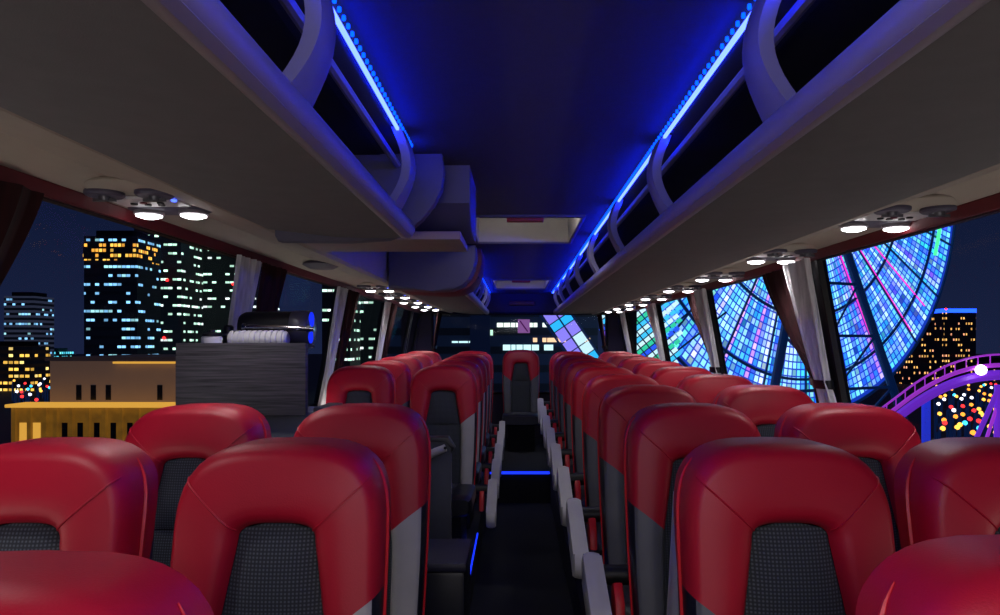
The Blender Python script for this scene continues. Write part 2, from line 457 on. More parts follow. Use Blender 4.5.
obj('underside_tray', bm, mat('warm_underside', srgb(150, 128, 122), .6, noise=.06), t)
t = thing('rack_end_housing', 'rounded grey end housing at front of the rear left rack', 'housing', (-.52, 4.3, .3+H))
rcap = [(-.255, .60), (-.25, .53), (-.262, .46), (-.29, .40), (-.33, .355), (-.40, .325), (-.52, .318), (-.79, .335), (-.79, .60)]
bm = NB(); prism(bm, [(x+.52, z-.3) for x, z in rcap], 'y', 0, .2, .02); obj('end_cap', bm, HOUS, t)
bm = NB(); prism(bm, [(x*.985+.52+.022, z-.3+.004) for x, z in rcap], 'y', .2, .62, .004); obj('side_panel', bm, REDTRIM, t)
bm = NB(); lathe(bm, [(.012, -.012), (.012, .004)], 'x', (-.262+.53, .27, .13), 10); obj('screw', bm, BLACK, t)

# ------------------------------------------------------------------ lamp pods
def make_pod(label):
    t = thing('lamp_pod', label, 'reading lamp', group='overhead reading lamp pods')
    bm = NB(); lathe(bm, [(.99, 0), (1.0, -.006), (.93, -.013)], 'z', (0,0,0), 28)
    for v in bm.verts: v.co.x *= .135; v.co.y *= .225
    obj('base_plate', bm, BEIGE, t)
    bm = NB(); lathe(bm, [(.99, -.012), (1.0, -.018), (.9, -.022)], 'z', (0,0,0), 24)
    for v in bm.verts: v.co.x = v.co.x*.125; v.co.y = v.co.y*.07 + .12
    obj('lamp_surround', bm, HOUS, t)
    for sx in (-.066, .066):
        bm = NB(); lathe(bm, [(.048, -.010), (.049, -.020), (.044, -.025)], 'z', (sx, -.105, 0), 20)
        v = obj('air_vent', bm, HOUS, t)
        bm = NB(); lathe(bm, [(.016, -.022), (.014, -.036)], 'z', (sx, -.105, 0), 10); box(bm, sx-.03, sx+.03, -.108, -.102, -.038, -.03)
        obj('nozzle', bm, GREYP, v)
        bm = NB(); lathe(bm, [(.040, -.018), (.042, -.030), (.036, -.034)], 'z', (sx, .12, 0), 20)
        r = obj('lamp_ring', bm, TUBEM, t)
        bm = NB(); lathe(bm, [(.036, -.03), (.036, -.037), (.020, -.043)], 'z', (sx, .12, 0), 20)
        obj('lens', bm, LENS, r)
    bm = NB(); box(bm, -.10, .09, -.055, .055, -.022, -.01, .006)
    cp = obj('control_panel', bm, WHITEP, t)
    for k, (bx, by) in enumerate(((-.045, 0), (-.012, .012), (-.012, -.014), (.025, .014), (.035, -.012))):
        bm = NB(); lathe(bm, [(.010, -.021), (.009, -.026)], 'z', (bx, by, 0), 10); obj('button', bm, REDTRIM if k == 2 else BLACK, cp)
    bm = NB(); lathe(bm, [(.008, -.021), (.007, -.026)], 'z', (.088, -.045, 0), 8)
    obj('indicator', bm, INDIC, t)
    return t
ordw = ['nearest', 'second', 'third', 'fourth', 'fifth', 'sixth', 'seventh', 'eighth']
p0 = make_pod('lamp pod under front left rack, beside the big side window')
pods = []
p0.location = (-1.025, 1.965, ZL+.030+H); p0.rotation_euler = (0, 0, 0); pods.append(p0.location.copy())
dup(p0, (-1.04, 1.02, ZL+.030+H), label='lamp pod under left rack at the far left edge, cut by the frame'); pods.append(Vector((-1.04, 1.02, ZL+.03+H)))
for i, d in enumerate((5.0, 5.75, 6.5, 7.25, 7.95)):
    dup(p0, (-1.0, d, ZL+.030+H), label='lamp pod under the rear left rack, %s in that row' % ordw[i]); pods.append(Vector((-1.0, d, ZL+.03+H)))
for i, d in enumerate((2.08, 2.98, 3.88, 4.76, 5.64, 6.5, 7.3, 8.0)):
    dup(p0, (1.12, d, ZR+.030+H), label='lamp pod under the right rack, %s in that row' % ordw[i]); pods.append(Vector((1.12, d, ZR+.03+H)))
bm = NB(); lathe(bm, [(.09, 0), (.095, -.012), (.06, -.03)], 'z', (0,0,0), 20, 1, 1.1)
so = obj('ceiling_speaker', bm, HOUS); so.location = (-1.0, 3.6, ZL+.028+H); tag(so, 'round grey cover under the duct above the coffee machine', 'speaker')

# ------------------------------------------------------------------ seats
SH = 1.13; WX = .945
def sup(c, s, e):
    f = lambda v: math.copysign(abs(v)**(2/e), v)
    return f(c), f(s)
NS, NT = 12, 20
def outline_O():
    pts = []
    for i in range(NS+1):
        f = i/NS; pts.append((-(.205+.0185*math.sin(f*PI/2)), .36+.56*f))
    for i in range(1, NT):
        a = PI - PI*i/NT; c, s = sup(math.cos(a), math.sin(a), 3.3); pts.append((.2235*c, .92+.21*s))
    for i in range(NS, -1, -1):
        f = i/NS; pts.append(((.205+.0185*math.sin(f*PI/2)), .36+.56*f))
    return pts
def IW(z): return .118-.036*max(0, min(1, (z-.74)/.20))
def outline_I():
    pts = []
    for i in range(NS+1):
        f = i/NS; z = .36+.58*f; pts.append((-IW(z), z))
    for i in range(1, NT):
        a = PI - PI*i/NT; c, s = sup(math.cos(a), math.sin(a), 3.0); pts.append((IW(.94)*c, .94+.036*s))
    for i in range(NS, -1, -1):
        f = i/NS; z = .36+.58*f; pts.append((IW(z), z))
    return pts
def at(pts, k):
    k = max(0, min(len(pts)-1, k)); i = min(int(k), len(pts)-2); f = k-i
    return (pts[i][0]*(1-f)+pts[i+1][0]*f, pts[i][1]*(1-f)+pts[i+1][1]*f)
O_, I_ = outline_O(), outline_I()
TOT = len(O_)-1
def lean(x, y, z): return (x*WX, y + (z-1.0)*.17, z - .018)
SV = [0, .04, .09, .16, .28, .44, .62, .80]
PH = [math.radians(a) for a in (15, 30, 45, 60, 75, 90)]
def prof_list():
    out = [(s, -.034*(1-math.exp(-s/.07)) - .004*math.sin(PI*s/.8) + .006*(s/.8)**2) for s in SV]
    for p in PH: out.append((.80+.20*math.sin(p), -.028+.055*(1-math.cos(p))))
    return out
PROF = prof_list()
def cut(s, side):      # index where red meets the bolster
    f = .70 + .166*min(1, s)
    return f*NS if side < 0 else TOT - f*NS
def surf(k, s, y):
    a, b = at(I_, k), at(O_, k)
    return lean(a[0]*(1-s)+b[0]*s, y, a[1]*(1-s)+b[1]*s)
def make_seat(name, label):
    t = thing(name, label, 'seat', group='red coach seats')
    # red cover: inverted U
    bm = NB(); rows = []
    M = 46
    for s, y in PROF:
        k0, k1 = cut(s, -1), cut(s, 1)
        row = []
        for i in range(M+1):
            k = k0+(k1-k0)*i/M
            # soft crease along the diagonal seams
            row.append(surf(k, s, y))
        rows.append(row)
    # return to the back
    rows.append([surf(cut(1, -1)+(cut(1, 1)-cut(1, -1))*i/M, 1, .062) for i in range(M+1)])
    rows.append([surf(cut(1, -1)+(cut(1, 1)-cut(1, -1))*i/M, .99, .086+.042*min(1, 1.6*math.sin(PI*i/M))) for i in range(M+1)])
    grid(bm, rows)
    for side in (-1, 1):   # raised stitched seams
        kc = NS+NT*.19 if side < 0 else TOT-NS-NT*.19
        ki = NS+NT*.15 if side < 0 else TOT-NS-NT*.15
        pts = []
        for s, y in PROF[1:-2]:
            a, b = at(I_, ki), at(O_, kc); p = lean(a[0]*(1-s)+b[0]*s, y-.0005, a[1]*(1-s)+b[1]*s); pts.append(p)
        tube(bm, pts, .0022, 5)
    obj('headrest_cover', bm, RED, t)
    # bolsters
    for side in (-1, 1):
        bm = NB(); rows = []
        for s, y in PROF:
            k0 = 0 if side < 0 else TOT; k1 = cut(s, side)
            rows.append([surf(k0+(k1-k0)*i/12, s, y) for i in range(13)])
        V = grid(bm, rows[:-4]); obj('side_bolster', bm, GREYL, t)
        bm = NB(); rows2 = rows[-5:]
        k0 = 0 if side < 0 else TOT; k1 = cut(1, side)
        rows2.append([surf(k0+(k1-k0)*i/12, 1, .086) for i in range(13)])
        grid(bm, rows2); obj('bolster_edge', bm, NAVY, t)
    # centre panels (upper and lower)
    def inset(z0, z1, n, top):
        bm = NB(); rows = []
        for i in range(n+1):
            z = z0+(z1-z0)*i/n
            # half width of the inset at z
            hw = 0
            hw = IW(z)
            if z > .94: hw = IW(.94)*max(0, 1-min(1, (z-.94)/.036)**3)**(1/3)
            b = math.sin(PI*min(1, max(0, (z-z0)/(z1-z0))))**.5
            rows.append([lean(hw*u, .004-.018*b*max(0, 1-abs(u)**3), z) for u in [j/6-1 for j in range(13)]])
        grid(bm, rows); return bm
    obj('headrest_panel', inset(.768, .9758, 20, True), FAB, t)
    obj('back_panel', inset(.36, .765, 12, False), FAB, t)
    # piping
    for side in (-1, 1):
        bm = NB(); kk = [k*.5 for k in range(0, 2*NS+11)]
        tube(bm, [surf(k if side < 0 else TOT-k, 1.004, .05+.03*max(0, (k-NS)/5)) for k in kk], [.0055]*(len(kk)-6)+[.005, .0045, .004, .003, .002, .001], 6); obj('piping', bm, PIPE, t)
    # rear shell
    bm = NB()
    rows = [[surf(k, .975, .085) for k in range(TOT+1)], [surf(k, .96, .105) for k in range(TOT+1)], [surf(k, .90, .128) for k in range(TOT+1)], [surf(k, .7, .135) for k in range(TOT+1)], [surf(k, 0, .137) for k in range(TOT+1)]]
    V = grid(bm, rows); bm.faces.new(V[-1])
    V0 = [bm.verts.new(lean(0, .06, .36))]
    obj('back_shell', bm, SHELL, t)
    # cushion
    bm = NB(); rows = []
    for i in range(11):
        f = i/10; y = -.56+.50*f
        hgt = .062 if 0 < i < 10 else .045
        yy = y if 0 < i < 10 else y + (.012 if i == 0 else -.012)
        ring = []
        for k in range(24):
            a = 2*PI*k/24; c, s = sup(math.cos(a), math.sin(a), 4)
            ring.append((c*(.212 if 0 < i < 10 else .195), yy, .345 + s*hgt - .012*f + (.012*(abs(c)**3) if s > 0 else 0)))
        rows.append(ring)
    V = grid(bm, rows, closed_v=True); bm.faces.new(V[0]); bm.faces.new(list(reversed(V[-1])))
    obj('seat_cushion', bm, NAVY, t)
    bm = NB(); rows = []
    for i in range(8):
        y = -.52+.40*i/7; rows.append([(.12*u, y, .4085 - .008*(i/7) - .004*abs(u)) for u in (-1, -.5, 0, .5, 1)])
    grid(bm, rows); obj('cushion_panel', bm, FAB, t)
    # pedestal
    bm = NB(); prism(bm, [(-.44, 0), (-.08, 0), (-.04, .29), (-.50, .29)], 'x', -.15, .15, .01); obj('pedestal', bm, BLACK, t)
    return t
def arm_poly(n=10):
    # capsule outline in (y,z), from pivot (.15,.46) to the front (-.23,.32)
    a, b = Vector((.14, .47)), Vector((-.20, .345)); d = (b-a).normalized(); nrm = Vector((-d.y, d.x)); pts = []
    ra, rb = .055, .050
    for i in range(n+1):
        th = PI*i/n; pts.append(a + (nrm*math.cos(th) - d*math.sin(th))*ra)
    for i in range(n+1):
        th = PI*i/n; pts.append(b + (-nrm*math.cos(th) + d*math.sin(th))*rb)
    return [(p.x, p.y) for p in pts]
def add_arm(t, s, dz=0, up=False):
    """s: side of the aisle seen from the seat, -1 = aisle on its left"""
    bm = NB(); poly = arm_poly()
    xa, xb = (s*.276, s*.336)
    prism(bm, poly, 'x', min(xa, xb), max(xa, xb), .022)
    if up:
        bmesh.ops.rotate(bm, verts=bm.verts, cent=(0, .14, .47), matrix=Matrix.Rotation(math.radians(-98), 3, 'X'))
        for v in bm.verts: v.co.x -= s*.142; v.co.z += .05; v.co.y += .06
    for v in bm.verts: v.co.z += dz
    obj('armrest', bm, ARM, t)
    if not up:
        bm = NB(); lathe(bm, [(.032, min(s*.19, s*.285)), (.032, max(s*.19, s*.285))], 'x', (0, .12, .46+dz), 14); obj('armrest_pivot', bm, BLACK, t)
    bm = NB(); prism(bm, [(-.06, .36+dz), (.02, .345+dz), (.055, .40+dz), (.04, .46+dz), (.0, .475+dz), (-.05, .43+dz)], 'x', min(s*.226, s*.256), max(s*.226, s*.256), .008)
    obj('side_trim', bm, PIPE, t)
protoW = make_seat('coach_seat', 'x')
protoR = dup(protoW, (0,0,0)); add_arm(protoR, -1, .10)      # aisle seat right of the aisle
protoL = dup(protoW, (0,0,0)); add_arm(protoL, 1, -.15)
protoU = dup(protoW, (0,0,0)); add_arm(protoU, -1, .10, True)
protoN = dup(protoW, (0,0,0))
GREYL_LIT = mat('lit_grey_leather', srgb(172, 170, 168), .45, noise=.15, nscale=12, bump=.15, bscale=260)  # lit copy of grey leather; light on the left bolsters put into colour
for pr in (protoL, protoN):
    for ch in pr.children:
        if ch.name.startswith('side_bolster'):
            ch.data = ch.data.copy(); ch.data.materials[0] = GREYL_LIT
used = {}
def seat(proto, x, d, label, z=None):
    loc = (x, d, (pod(d) if z is None else z)+H)
    if proto.name not in used:
        used[proto.name] = 1; proto.location = loc; proto['label'] = label; return proto
    return dup(proto, loc, label=label)
RD = [.68, 1.42, 2.14, 2.87, 3.57, 4.30, 5.01, 5.73, 6.45, 7.16]
ordn = ['first', 'second', 'third', 'fourth', 'fifth', 'sixth', 'seventh', 'eighth', 'ninth', 'tenth']
for i, d in enumerate(RD):
    if i == 0: lab = 'red leather aisle seat cut off at the bottom right corner'
    elif i == 1: lab = 'large red aisle seat with charcoal centre panel, foremost whole seat right of aisle'
    else: lab = 'red aisle seat right of the aisle, %s row from the front' % ordn[i]
    seat(protoU if i < 2 else protoR, .588 if i == 0 else .548, d, lab)
    if i == 0: continue
    lab = 'red window seat cut off by the right edge of the picture' if i == 1 else 'red window seat along the right windows, %s row from the front' % ordn[i]
    seat(protoW, 1.03, d, lab)
for i, d in enumerate([.62, 1.42, 2.13]):
    lab = ['red leather aisle seat cut off at the bottom left corner', 'large red aisle seat with charcoal centre panel, foremost whole seat left of aisle', 'red aisle seat left of the aisle in front of the coffee cabinet'][i]
    seat(protoN, -.516 if i == 0 else -.482, d, lab)
    if i == 0: continue
    seat(protoW, -.99, d, ['', 'red window seat cut off by the left edge of the picture', 'red window seat by the big left window, just before the coffee cabinet'][i])
for i, d in enumerate([4.42, 5.13, 5.84, 6.55, 7.27]):
    seat(protoL, -.462, d, 'red aisle seat left of the aisle behind the coffee cabinet, %s row there' % ordn[i])
    seat(protoW, -.99, d, 'red window seat along the left windows behind the coffee cabinet, %s row there' % ordn[i])
seat(protoW, .046, 8.18, 'red and charcoal seat at the end of the aisle under the rear window', -1.19)

# ------------------------------------------------------------------ galley cabinet and coffee machine
cx, cy = -1.0, 2.62
t = thing('galley_cabinet', 'dark woodgrain galley cabinet with grey base beside the left window', 'cabinet', (cx, cy, pod(2.7)+H))
oz = pod(2.7)
bm = NB(); box(bm, -1.26-cx, -.72-cx, 2.60-cy, 2.84-cy, 0, -.255-oz, .006); obj('base_cabinet', bm, CABG, t)
bm = NB(); box(bm, -1.237-cx, -.765-cx, 2.545-cy, 2.575-cy, -.262-oz, .0-oz, .003); obj('front_board', bm, WOOD, t)
bm = NB(); box(bm, -1.20-cx, -.885-cx, 2.576-cy, 2.95-cy, -.254-oz, -.02-oz, .003); obj('upper_box', bm, WOOD, t)
bm = NB(); box(bm, -.76-cx, -.70-cx, 2.62-cy, 2.83-cy, -.254-oz, -.24-oz, .004); obj('counter_edge', bm, GREYP, t)
zt_ = -.02+H
t = thing('coffee_machine', 'black drum shaped coffee machine with chrome bar on the cabinet', 'coffee machine', (-.97, 2.86, zt_))
bm = NB(); lathe(bm, [(.03, -.15), (.055, -.147), (.064, -.13), (.066, -.1), (.066, .06)], 'x', (0, 0, .082), 24)
for v in bm.verts: v.co.z = max(v.co.z, 0.0)
obj('drum_body', bm, BLACK, t)
bm = NB(); lathe(bm, [(.068, .06), (.071, .07), (.071, .125), (.064, .135), (.05, .138)], 'x', (0, 0, .08), 24)
for v in bm.verts: v.co.z = max(v.co.z, 0.0)
ec = obj('end_cap', bm, GREYP, t)
bm = NB(); lathe(bm, [(.03, .136), (.03, .141), (.022, .142)], 'x', (0, -.015, .115), 16); obj('blue_light', bm, BLUD, ec)
bm = NB(); lathe(bm, [(.026, .136), (.026, .141), (.02, .142)], 'x', (0, -.025, .045), 16); obj('blue_light', bm, BLUD, ec)
bm = NB(); tube(bm, [(-.10, -.085, .082), (.03, -.088, .082), (.17, -.085, .074)], .010, 10); lathe(bm, [(.015, -.112), (.015, -.098)], 'x', (0, -.085, .082), 12); lathe(bm, [(.014, .14), (.014, .155)], 'x', (0, -.085, .076), 12)
obj('chrome_bar', bm, CHROME, t)
bm = NB(); box(bm, -.15, .13, -.06, .06, 0, .014, .004); obj('foot_plate', bm, BLACK, t)
# ribbed canister
bm = NB(); prof = []
n = 10
for i in range(n):
    x = -.115+.21*i/n
    prof += [(.034, x), (.035, x+.004), (.035, x+.014), (.029, x+.017), (.029, x+.0205)]
prof = [(.025, -.122)] + prof + [(.034, .097), (.025, .106)]
lathe(bm, prof, 'x', (0, 0, .034), 24)
for v in bm.verts: v.co.z = max(v.co.z, 0); v.co.y *= .9
rt = obj('ribbed_canister', bm, WHITEP); rt.location = (-.995, 2.73, zt_); tag(rt, 'white ribbed canister lying in front of the coffee machine', 'canister')
t = thing('lidded_jar', 'small white jar with black lid beside the ribbed canister', 'jar', (-1.172, 2.70, zt_))
bm = NB(); lathe(bm, [(.034, 0), (.037, .004), (.037, .04), (.033, .046)], 'z', (0,0,0), 20, 1.05, .9); obj('jar_body', bm, WHITEP, t)
bm = NB(); lathe(bm, [(.035, .046), (.036, .056), (.012, .062), (.012, .07), (.010, .072)], 'z', (0,0,0), 20); obj('lid', bm, BLACK, t)
t = thing('small_pot', 'small black pot standing behind the ribbed canister by the window', 'pot', (-1.165, 2.84, zt_))
bm = NB(); lathe(bm, [(.022, 0), (.022, .05), (.018, .06), (.02, .085), (.012, .092)], 'z', (0,0,0), 14); obj('pot_body', bm, BLACK, t)
bm = NB(); lathe(bm, [(.024, .05), (.024, .058)], 'z', (0,0,0), 14); obj('band', bm, GREYP, t)

# guard board and dark box beside the stairwell
t = thing('guard_board', 'tall dark grey guard board with silver grab bar left of the aisle', 'partition', (-.56, 3.6, pod(3.6)+H))
bm = NB(); prism(bm, [(-.22, .0), (.225, .0), (.225, .74), (.20, .775), (-.22, .775)], 'y', -.02, .02, .006); obj('board', bm, CABG, t)
bm = NB(); prism(bm, [(-.22, .776), (.20, .776), (.232, .74), (.232, .72), (.245, .74), (.21, .795), (-.22, .795)], 'y', -.035, .035, .006); obj('padded_edge', bm, NAVY, t)
bm = NB(); tube(bm, [(.06, -.05, .68), (.14, -.055, .72), (.20, -.06, .745)], .020, 12); obj('grab_bar', bm, ARM, t)
bm = NB(); lathe(bm, [(.008, -.0805), (.008, -.078)], 'y', (.20, 0, .747), 10); obj('bar_hole', bm, BLACK, t)
t = thing('stairwell_box', 'dark navy box at the platform edge behind the second left row', 'box', (-.27, 2.86, -1.48+H))
bm = NB(); box(bm, -.12, .07, -.16, .18, pod(2.9)+1.48+.0, .60, .02); obj('body', bm, NAVY, t)
bm = NB(); box(bm, -.125, .076, -.166, .186, .60, .635, .012); obj('top_pad', bm, SHELL, t)

# ------------------------------------------------------------------ curtains
def curtain(name, label, m, X, s, zt, zb, top, mid, bot, zm=-.17, tie=True, off=.05, amp=.018, folds=5, tiecol=None):
    """top/mid/bot = (y0,y1) extents at the rail, the tie and the hem; X wall function, s towards the room"""
    t = thing(name, label, 'curtain', (X(zt)+s*off, sum(top)/2, zt+H), group='window curtains')
    ox, oy, oz = X(zt)+s*off, sum(top)/2, zt+H
    bm = NB(); rows = []
    nz, ny = 28, folds*10
    for i in range(nz+1):
        f = i/nz; z = zt+(zb-zt)*f
        if z > zm:
            g = max(0, (zt-z)/(zt-zm)); g = g**1.35; a, b = top, mid
        else:
            g = max(0, min(1, (zm-z)/(zm-zb))); g = 1-(1-g)**1.6; a, b = mid, bot
        y0, y1 = a[0]*(1-g)+b[0]*g, a[1]*(1-g)+b[1]*g
        row = []
        for j in range(ny+1):
            u = j/ny; ph = u*folds*2*PI + .6*math.sin(3*u+f*2)
            aa = amp*(.7+.3*math.sin(u*9+2))
            row.append((X(z)+s*(off+aa*math.sin(ph))-ox, y0+(y1-y0)*u + .006*math.sin(2*ph)-oy, z+H-oz))
        rows.append(row)
    grid(bm, rows)
    obj('cloth', bm, m, t)
    if tie:
        bm = NB(); pts = []
        yc, hw = sum(mid)/2, (mid[1]-mid[0])/2+.008
        for z in (zm-.018, zm+.018):
            pts.append([(X(z)+s*(off+(amp+.012)*math.sin(a))-ox, yc+hw*math.cos(a)-oy, z+H-oz) for a in [2*PI*k/20 for k in range(20)]])
        grid(bm, pts, closed_v=True); obj('tie_band', bm, BLACK, t)
    return t
ZB = -.44
curtain('curtain', 'dark red curtain at the far left edge, swept aside from the window', CURR, XL, 1, ZL-.02, ZB, (1.15, 1.70), (1.15, 1.36), (1.15, 1.36), zm=-.30, off=.06)
for i, (d, nm) in enumerate(((3.17, 'coffee cabinet'), (4.78, ''), (6.4, ''))):
    w = ['the pillar behind the coffee cabinet', 'the second left pillar, above the rear seats', 'the last left pillar near the rear'][i]
    curtain('curtain', 'pale grey curtain hanging at ' + w, CURW, XL, 1, ZL-.02, ZB, (d-.30, d-.02), (d-.22, d-.04), (d-.24, d-.04), off=.06, tie=False)
    curtain('curtain', 'dark red curtain hanging at ' + w, CURR, XL, 1, ZL-.02, ZB, (d-.01, d+.33), (d+.02, d+.20), (d+.0, d+.22), off=.06, tie=False)
for i, d in enumerate((2.79, 4.36, 5.98, 7.7)):
    w = ['the nearest right pillar, lit ferris wheel either side', 'the second right pillar along', 'the third right pillar along', 'the last right pillar near the rear'][i]
    curtain('curtain', 'pale grey curtain tied at ' + w, CURW, XR, -1, ZR-.02, ZB, (d+.03, d+.32), (d+.06, d+.19), (d+.0, d+.17), off=.088, amp=.022)
    curtain('curtain', 'dark red curtain swept to ' + w, CURR, XR, -1, ZR-.02, ZB, (d+.28, d+.74), (d+.18, d+.36), (d+.16, d+.36), off=.034, amp=.014)
for s, X, zt in ((-1, XL, ZL), (1, XR, ZR)):
    curtain('curtain', 'bunched dark red curtain in the rear %s corner' % ('left' if s < 0 else 'right'), CURR, lambda z, X=X, s=s: X(z)-s*.28, -s, zt-.03, -.6, (8.05, 8.45), (8.2, 8.4), (8.15, 8.45), zm=-.05, off=.02)
# no-entry style sticker on the rear glass, header handle
PURP = emis('violet_sticker', srgb(168, 110, 190), .55); PURPD = emis('violet_sticker_mark', srgb(96, 30, 110), .5)
t = thing('window_sticker', 'small square violet sticker with diagonal line on rear window', 'sticker', (.085, yr-.01, .21+H))
bm = NB(); box(bm, -.075, .075, -.004, .004, -.085, .085); obj('card', bm, PURP, t, smooth=False)
bm = NB(); prism(bm, [(-.06, .07), (-.04, .07), (.06, -.07), (.04, -.07)], 'y', -.007, -.004); obj('diagonal_mark', bm, PURPD, t, smooth=False)
bm = NB(); box(bm, -.16, .16, -.03, .0, -.03, .03, .012)
o = obj('header_light', bm, mat('dark_red_plastic', srgb(84, 14, 26), .5, noise=.05)); o.location = (.06, yr+.002, .50+H); tag(o, 'dark red bar on the header above the rear window', 'light')

# ------------------------------------------------------------------ outside
GZ = -14.0+H
bm = NB(); quad(bm, [(-600, 9.5, GZ), (600, 9.5, GZ), (600, 900, GZ), (-600, 900, GZ)])
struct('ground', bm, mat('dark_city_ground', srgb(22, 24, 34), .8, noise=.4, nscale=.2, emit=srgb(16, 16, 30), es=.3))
def P(u, v, Y): return ((u-517)*Y/F, Y, (343-v)*Y/F+H)
COOL = [(.25,.62,1,1), (.5,.85,1,1), (1,1,.85,1), (.35,.75,.8,1), (.2,.5,.9,1)]
MIXC = [(.6,1,.75,1), (1,.85,.6,1), (.3,.8,.75,1), (.9,1,.95,1), (.2,.6,.75,1)]
WARM = [(1,.5,.12,1), (1,.62,.25,1), (1,.75,.45,1), (1,.4,.2,1), (.8,.85,1,1)]
def tower(label, u0, u1, v0, Y, depth, m, crown=None, rot=0, capm=None):
    x0, x1 = (u0-517)*Y/F, (u1-517)*Y/F; z1 = (343-v0)*Y/F+H
    t = thing('tower_block', label, 'building', ((x0+x1)/2, Y, GZ), (0, 0, rot), group='city buildings outside')
    w = (x1-x0)/2; h = z1-GZ
    bm = NB(); box(bm, -w, w, 0, depth, 0, h); obj('facade', bm, m, t, smooth=False)
    bm = NB(); box(bm, -w*.7, w*.7, depth*.15, depth*.85, h, h+1.4); obj('roof_plant', bm, capm or FACD, t, smooth=False)
    if crown:
        bm = NB(); box(bm, -w*1.01, w*1.01, -.25, depth*1.01, h-crown[1], h-crown[2]); obj('crown', bm, crown[0], t, smooth=False)
    return t
FACD = mat('dark_roof', srgb(20, 22, 34), .8, noise=.2)
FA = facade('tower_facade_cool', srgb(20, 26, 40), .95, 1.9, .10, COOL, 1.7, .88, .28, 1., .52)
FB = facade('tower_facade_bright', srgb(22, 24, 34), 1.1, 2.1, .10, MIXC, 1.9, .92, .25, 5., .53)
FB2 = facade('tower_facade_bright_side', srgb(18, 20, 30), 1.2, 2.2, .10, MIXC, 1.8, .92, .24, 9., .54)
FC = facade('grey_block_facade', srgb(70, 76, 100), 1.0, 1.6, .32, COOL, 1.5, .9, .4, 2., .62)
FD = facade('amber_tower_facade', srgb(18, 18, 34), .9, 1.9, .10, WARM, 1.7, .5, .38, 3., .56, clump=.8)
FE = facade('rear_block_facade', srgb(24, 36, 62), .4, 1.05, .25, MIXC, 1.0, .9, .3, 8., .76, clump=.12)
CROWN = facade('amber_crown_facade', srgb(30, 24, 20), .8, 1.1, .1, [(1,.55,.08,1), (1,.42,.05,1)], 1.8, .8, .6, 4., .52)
RB = Y0 = None
tower('slim tower with cool lit windows and amber top floors, left window', 84, 137, 236, 150, 10, FA, (CROWN, 5.2, 1.6))
tower('broad dark tower with bright white window strips, left window', 134, 181, 212, 170, 12, FB)
tower('second wing of broad tower behind the first pillar, left window', 178, 262, 222, 190, 14, FB2)
tower('lit tower seen between first and second left pillars', 322, 350, 272, 150, 10, FB)
tower('lit office block seen beyond second left pillar', 345, 420, 282, 170, 16, FB2)
tower('low grey block with teal windows behind red curtain', 4, 34, 296, 230, 10, FC)
tower('lowest amber lit shop block at the far left', -30, 32, 346, 205, 8, facade('shopfront_facade', srgb(40, 30, 24), 1.6, 2.0, .2, [(1,.55,.08,1), (1,.7,.2,1), (.2,.8,1,1)], 1.8, .75, .4, 6., .52))
tower('distant low teal lit block between curtain and pale building', 32, 60, 352, 260, 8, facade('teal_facade', srgb(20, 28, 40), 1.2, 1.5, .2, [(.1,.7,.9,1), (.2,.9,.8,1), (1,.7,.3,1)], 1.8, .7, .5, 7., .5))
BLU = emis('blue_crown', (.01, .06, 1, 1), 4)
tower('dark tower with blue lit crown beyond the coaster', 944, 976, 312, 250, 18, FD, (BLU, .2, -1.2))
tower('amber speckled tower beside the blue crowned one', 905, 942, 326, 240, 18, FD)
tower('low amber lit block far right behind coaster track', 985, 1040, 362, 260, 18, FD)
WARN = emis('red_warning_light', (1, .02, .02, 1), 4)
tw = [o for o in C.objects if o.name.startswith('tower_block')]
for k, pts in ((1, [(140, 281), (167, 280), (135, 338), (164, 338)]), (2, [(190, 280), (196, 291), (233, 284), (187, 338)]), (3, [(330, 346)]), (10, [(908, 310)]), (9, [(946, 309)])):
    o = tw[k]
    for u, v in pts:
        q = Vector(P(u, v, o.location.y-.3)) - o.location
        bm = NB(); bmesh.ops.create_icosphere(bm, subdivisions=1, radius=.42)
        for vv in bm.verts: vv.co += q
        obj('warning_light', bm, WARN, o)
# rear office block
t = thing('office_block', 'wide blue office block with lit strips outside the rear window', 'building', (0, 40, GZ), group='city buildings outside')
bm = NB(); box(bm, -7.5, 4.6, 0, 6, 0, 20); obj('facade', bm, FE, t, smooth=False)
bm = NB(); box(bm, -2.65, -1.52, -.4, 0, 0, 20); obj('corner_column', bm, mat('navy_column', srgb(16, 26, 52), .7, noise=.1, emit=srgb(14, 24, 52), es=.35), t, smooth=False)
STRIPW = [emis('strip_light_cool', (.85, 1, .85, 1), 1.6), emis('strip_light_warm', (1, .62, .35, 1), 1.3), emis('strip_light_teal', (.6, .95, .95, 1), 1.3)]
def srow(u0, u1, v, m, hh=.12):
    bm = NB(); x0, x1 = (u0-517)*40/F, (u1-517)*40/F; z = (343-v)*40/F+H-GZ; x = x0
    while x < x1:
        w = random.uniform(.2, .6); box(bm, x, min(x1, x+w), -.06, -.01, z-hh, z+hh); x += w+random.choice([.05, .05, .12, .3])
    obj('window_strip', bm, m, t, smooth=False)
srow(497, 547, 325, STRIPW[0]); srow(533, 590, 340, STRIPW[1]); srow(503, 556, 347.5, STRIPW[2], .16); srow(482, 493, 348, STRIPW[2], .1)
srow(452, 474, 342, STRIPW[2], .05)
